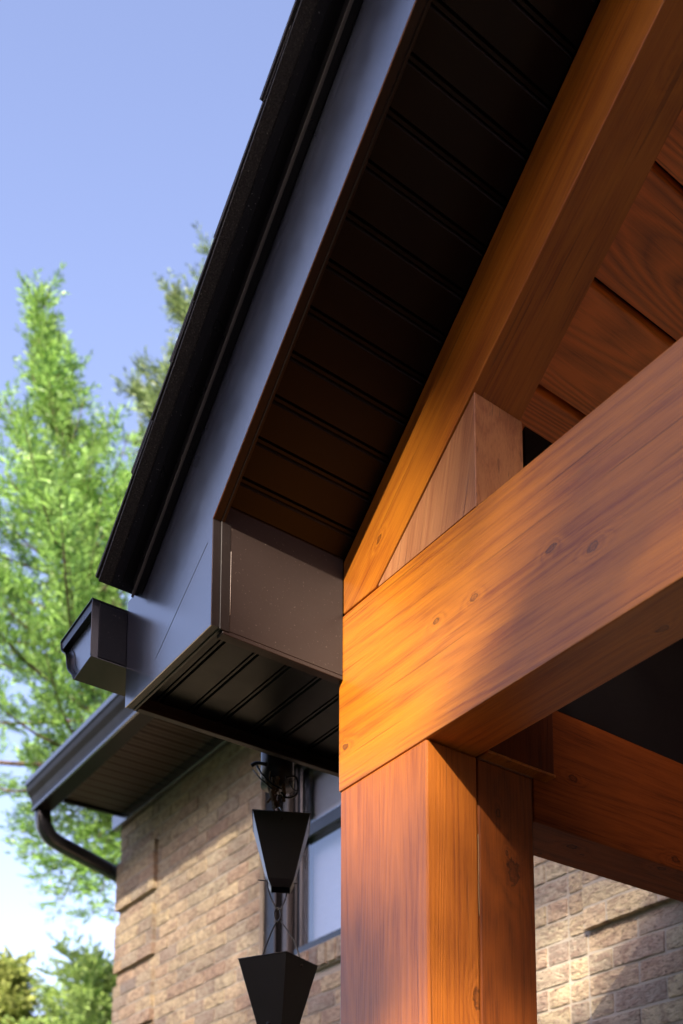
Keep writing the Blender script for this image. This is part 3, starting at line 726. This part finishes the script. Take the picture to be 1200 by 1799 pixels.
def tree(label, cat_group, trunk, trad, limbs, mat, seed, dens=34, leaf=(.075, .026), up=.55, slen=(.16, .34), spread=1.0, jit=.09, reachf=.10):
    rr = random.Random(seed)
    t = empty('conifer_tree' if 'conifer' in label or 'evergreen' in label else 'leafy_tree', trunk[0], label, 'tree', cat_group)
    TP = curve(trunk, 6); tube('trunk', TP, [trad * (1 - .93 * i / (len(TP) - 1)) for i in range(len(TP))], M['bark'], t, 8)
    spr = []; BV = []; BF_ = []
    def add(p, d, L):
        spr.append((tuple(p), tuple(d), L))
    for (base, tip, sag, dn) in limbs:
        base, tip = Vector(base), Vector(tip); Ln = (tip - base).length
        mid = base.lerp(tip, .55) - Vector((0, 0, sag))
        pts = curve([base, mid, tip], 6)
        v, f = tube_data(pts, [max(.004, .011 * Ln * (1 - .9 * i / (len(pts) - 1))) for i in range(len(pts))], 5); k = len(BV); BV += v; BF_ += [tuple(k + q for q in x) for x in f]
        main = (tip - base).normalized()
        ns = max(4, int(Ln * dn))
        for s in range(ns):
            u = (s + rr.random()) / ns; i_ = min(int(u * (len(pts) - 1)), len(pts) - 2); p = pts[i_].lerp(pts[i_ + 1], u * (len(pts) - 1) - i_)
            side = Vector((rr.gauss(0, 1), rr.gauss(0, 1), rr.gauss(0, .5))).normalized()
            d = main * rr.uniform(.3, .9) + side * .75 * spread + Vector((0, 0, up * rr.uniform(.4, 1.4)))
            reach = Ln * reachf * (1 - u * .75) * rr.random() ** .7 * spread
            q = p + side * reach + Vector((0, 0, rr.uniform(-jit, jit)))
            add(q, d, rr.uniform(*slen))
    mk('branches', BV, BF_, M['bark'], t)
    foliage('crown', mat, spr, t, seed, leaf, 15)
    return t

def whorls(x, y, z0, z1, r0, seed, n=6, dz=.42, rise=.35, dn=34, lean=(0, 0), ex=1.0):
    rr = random.Random(seed); L = []; z = z0
    while z < z1:
        u = (z1 - z) / (z1 - z0); rad = r0 * (u ** ex) * 1.0 + .12
        for k in range(n):
            a = 2 * math.pi * (k + rr.random()) / n; r_ = rad * rr.uniform(.65, 1.12)
            zz = z + rr.uniform(-.2, .2); f = (z - z0) / (z1 - z0); cx, cy = x + lean[0] * f, y + lean[1] * f
            L.append(((cx, cy, zz), (cx + r_ * math.cos(a), cy + r_ * math.sin(a), zz + rise * r_ + rr.uniform(-.1, .15)), .14 * r_, dn))
        z += dz * rr.uniform(.8, 1.2) * (.35 + .65 * u + .0)
    return L
# main conifer: leader with a narrow spire, broad skirt below
limbs = whorls(-13.15, 4.75, 7.9, 11.3, 2.7, 3, 7, .50, .28, 30, (0, -.3), .5)
limbs += whorls(-13.13, 4.38, 11.2, 12.4, .38, 4, 3, .26, 1.5, 24, (0, -.2), .5)
limbs += whorls(-13.10, 4.15, 12.3, 13.3, .08, 5, 3, .20, 1.8, 24, (0.02, -.17), .8)
# side leaders with upturned tips
def lm(base, tip, sag=.1, dn=34): limbs.append((base, tip, sag, dn))
lm((-13.2, 4.5, 10.9), (-13.5, 3.75, 12.35), .15, 40); lm((-13.3, 4.2, 11.0), (-13.4, 3.95, 12.1), .1, 60)
lm((-13.15, 4.4, 11.9), (-12.98, 4.86, 12.35), .16, 30); lm((-13.0, 4.6, 11.3), (-12.85, 4.95, 11.6), .1, 26)
lm((-13.1, 4.3, 12.2), (-13.10, 4.42, 12.95), .02, 30); lm((-13.1, 4.7, 10.9), (-12.75, 5.1, 11.75), .12, 26)
# drooping low limbs reaching left
for (b, t_) in [((-13.2, 5.6, 8.6), (-14.2, 4.35, 7.35)), ((-13.2, 5.6, 8.2), (-14.1, 4.4, 7.0)), ((-13.1, 5.7, 7.8), (-14.0, 4.55, 6.75)), ((-13.2, 5.5, 7.9), (-13.85, 4.72, 6.45)), ((-13.0, 5.6, 8.4), (-13.6, 4.95, 6.6)), ((-13.3, 5.5, 8.8), (-13.9, 4.6, 7.4)), ((-13.1, 5.5, 7.6), (-13.6, 5.0, 6.25)), ((-13.2, 5.5, 8.9), (-13.4, 5.0, 7.2)), ((-13.0, 5.7, 8.0), (-13.3, 5.15, 6.9))]:
    lm(b, t_, -.18, 60)
tree('tall bright green conifer with a ragged spire beside the gable roof', None, [(-13.0, 6.1, 0), (-13.0, 6.0, 5), (-13.1, 5.3, 9), (-13.15, 4.6, 11), (-13.13, 4.3, 12.4), (-13.09, 3.99, 13.45)], .2, limbs, M['needles'], 11, leaf=(.115, .021))
# second conifer, mostly behind the gable: upturned branch tips
rr = random.Random(21); limbs = []
for (z, y_, x_) in [(15.9, 6.22, -13.42), (15.35, 5.86, -13.9), (15.0, 5.95, -13.7), (15.2, 6.1, -13.6), (14.05, 5.56, -14.35), (14.2, 5.72, -14.15), (13.8, 5.75, -14.2), (14.5, 6.0, -13.8), (13.4, 5.7, -14.4), (13.2, 5.85, -14.3), (14.35, 5.9, -14.0), (15.5, 6.25, -13.5), (13.6, 6.0, -14.0)]:
    limbs.append(((-13.1, 6.9, z - .75), (x_, y_, z), .22, 60)); limbs.append(((-13.3, 6.6, z - .9), (x_ + .1, y_ + .12, z - .18), .2, 50))
limbs += whorls(-13.0, 7.2, 9, 17.2, 1.0, 8, 6, .5, .7, 22)
tree('second evergreen with upturned branch tips showing past the shingled rake', None, [(-13.0, 7.2, 0), (-13.0, 7.2, 9), (-13, 7.2, 17.3)], .22, limbs, M['needles_grey'], 12, leaf=(.115, .020), up=.9)
# low trees at the bottom left corner
limbs = whorls(-17.6, 6.7, 3.0, 6.9, 2.0, 31, 8, .40, .12, 22, (0, 0), .42)
tree('low bright evergreen at the bottom left beside the house corner', None, [(-17.6, 6.7, 0), (-17.6, 6.7, 6.8)], .14, limbs, M['needles_pale'], 13, leaf=(.10, .04))
limbs = whorls(-18.6, 5.55, 3.0, 6.75, 1.0, 35, 9, .36, .1, 30, (0, 0), .45)
tree('yellowish leafy tree cut by the lower left edge of the frame', None, [(-18.6, 5.55, 0), (-18.6, 5.55, 6.5)], .14, limbs, M['leaves_pale'], 14, leaf=(.10, .06))

# unseen mass of trees behind the camera, added to darken reflections and fill light
rr = random.Random(5); spr = []
for i in range(11000):
    a = math.radians(rr.uniform(-125, 28)); q = rr.uniform(13, 17)
    hmax = 7.5 + 1.6 * math.sin(a * 5) + .9 * math.sin(a * 13)
    spr.append(((q * math.cos(a), q * math.sin(a), rr.uniform(0, hmax)), (rr.gauss(0, 1), rr.gauss(0, 1), rr.gauss(0, 1)), .1))
fill_blocker = foliage('added_woodland', M['leaves'], spr, None, 6, (1.0, .8), 1)
tag(fill_blocker, 'added tree mass out of view behind the camera, dimming fill light', None, None, 'stuff')

# shade tree behind the photographer: dapples the porch
def shade_point(e1, zp, t):      # along the sun's path through a point of the porch front
    return (e1 / math.sqrt(2) + t, e1 / math.sqrt(2) - t, zp + .785 * t)
def tau(e, z):
    def g(cx, cz, sx_, sz_, a): return a * math.exp(-((e - cx) / sx_) ** 2 - ((z - cz) / sz_) ** 2)
    d = 3.2
    d -= g(-.335, 3.40, .24, .42, 5.2)          # open gap: lights the beam's left end
    d -= g(-.42, 3.72, .14, .16, 1.6)
    if z < 3.36: d = min(d, .25 + 2.4 * max(0, (z - 2.95) / .41) ** 1.3 + g(-.36, 3.06, .07, .09, 1.4) + g(-.05, 3.2, .1, .1, 1.0))
    d -= g(-.17, 4.66, .17, .24, 4.0) + g(.03, 4.45, .18, .15, 4.6)   # flecks on the brick beside the post
    if -.6 < e < .05 and 2.55 < z < 2.98: d = min(d, .4)
    if 2.98 <= z < 3.12 and e < -.2: d = max(d, 2.6)
    if z < 2.55: d = max(d, 3.2)
    if e < -1.3: d = max(0, 3.2 * (1 - (-1.3 - e) / .2))
    if z > 7.6: d = 3.2 - (z - 7.6) * 3
    return max(d, 0)
rr = random.Random(99); spr = []
A_E, A_Z = (-3.8, 2.6), (-2.6, 8.2); area = (A_E[1] - A_E[0]) * (A_Z[1] - A_Z[0]) * .87
N = 72000
for i in range(N):
    e = rr.uniform(*A_E); z = rr.uniform(*A_Z); m = tau(e, z) / 3.2
    if rr.random() < m:
        p = shade_point(e, z, rr.uniform(8.5, 12.5)); spr.append((p, (rr.gauss(0, 1), rr.gauss(0, 1), rr.gauss(0, 1)), .06))
st = empty('leafy_tree', (10.9, -12.6, 0), 'large leafy shade tree standing behind the photographer, outside the frame', 'tree')
tube('trunk', curve([(10.9, -12.6, 0), (10.8, -12.4, 6), (10.0, -11.8, 11), (9.4, -11.2, 15)], 5), [.3 - .013 * i for i in range(16)], M['bark'], st, 10)
foliage('crown', M['leaves'], spr, st, 5, (.165, .13), 1)
spr = []
for i in range(12000):           # the thinner outer side of the crown: small leaves, even half shade
    e = rr.uniform(-4.2, -1.3); z = rr.uniform(4.8, 8.6)
    spr.append((shade_point(e, z, rr.uniform(8.5, 13.5)), (rr.gauss(0, 1), rr.gauss(0, 1), rr.gauss(0, 1)), .05))
foliage('outer_crown', M['leaves'], spr, st, 15, (.075, .055), 1)
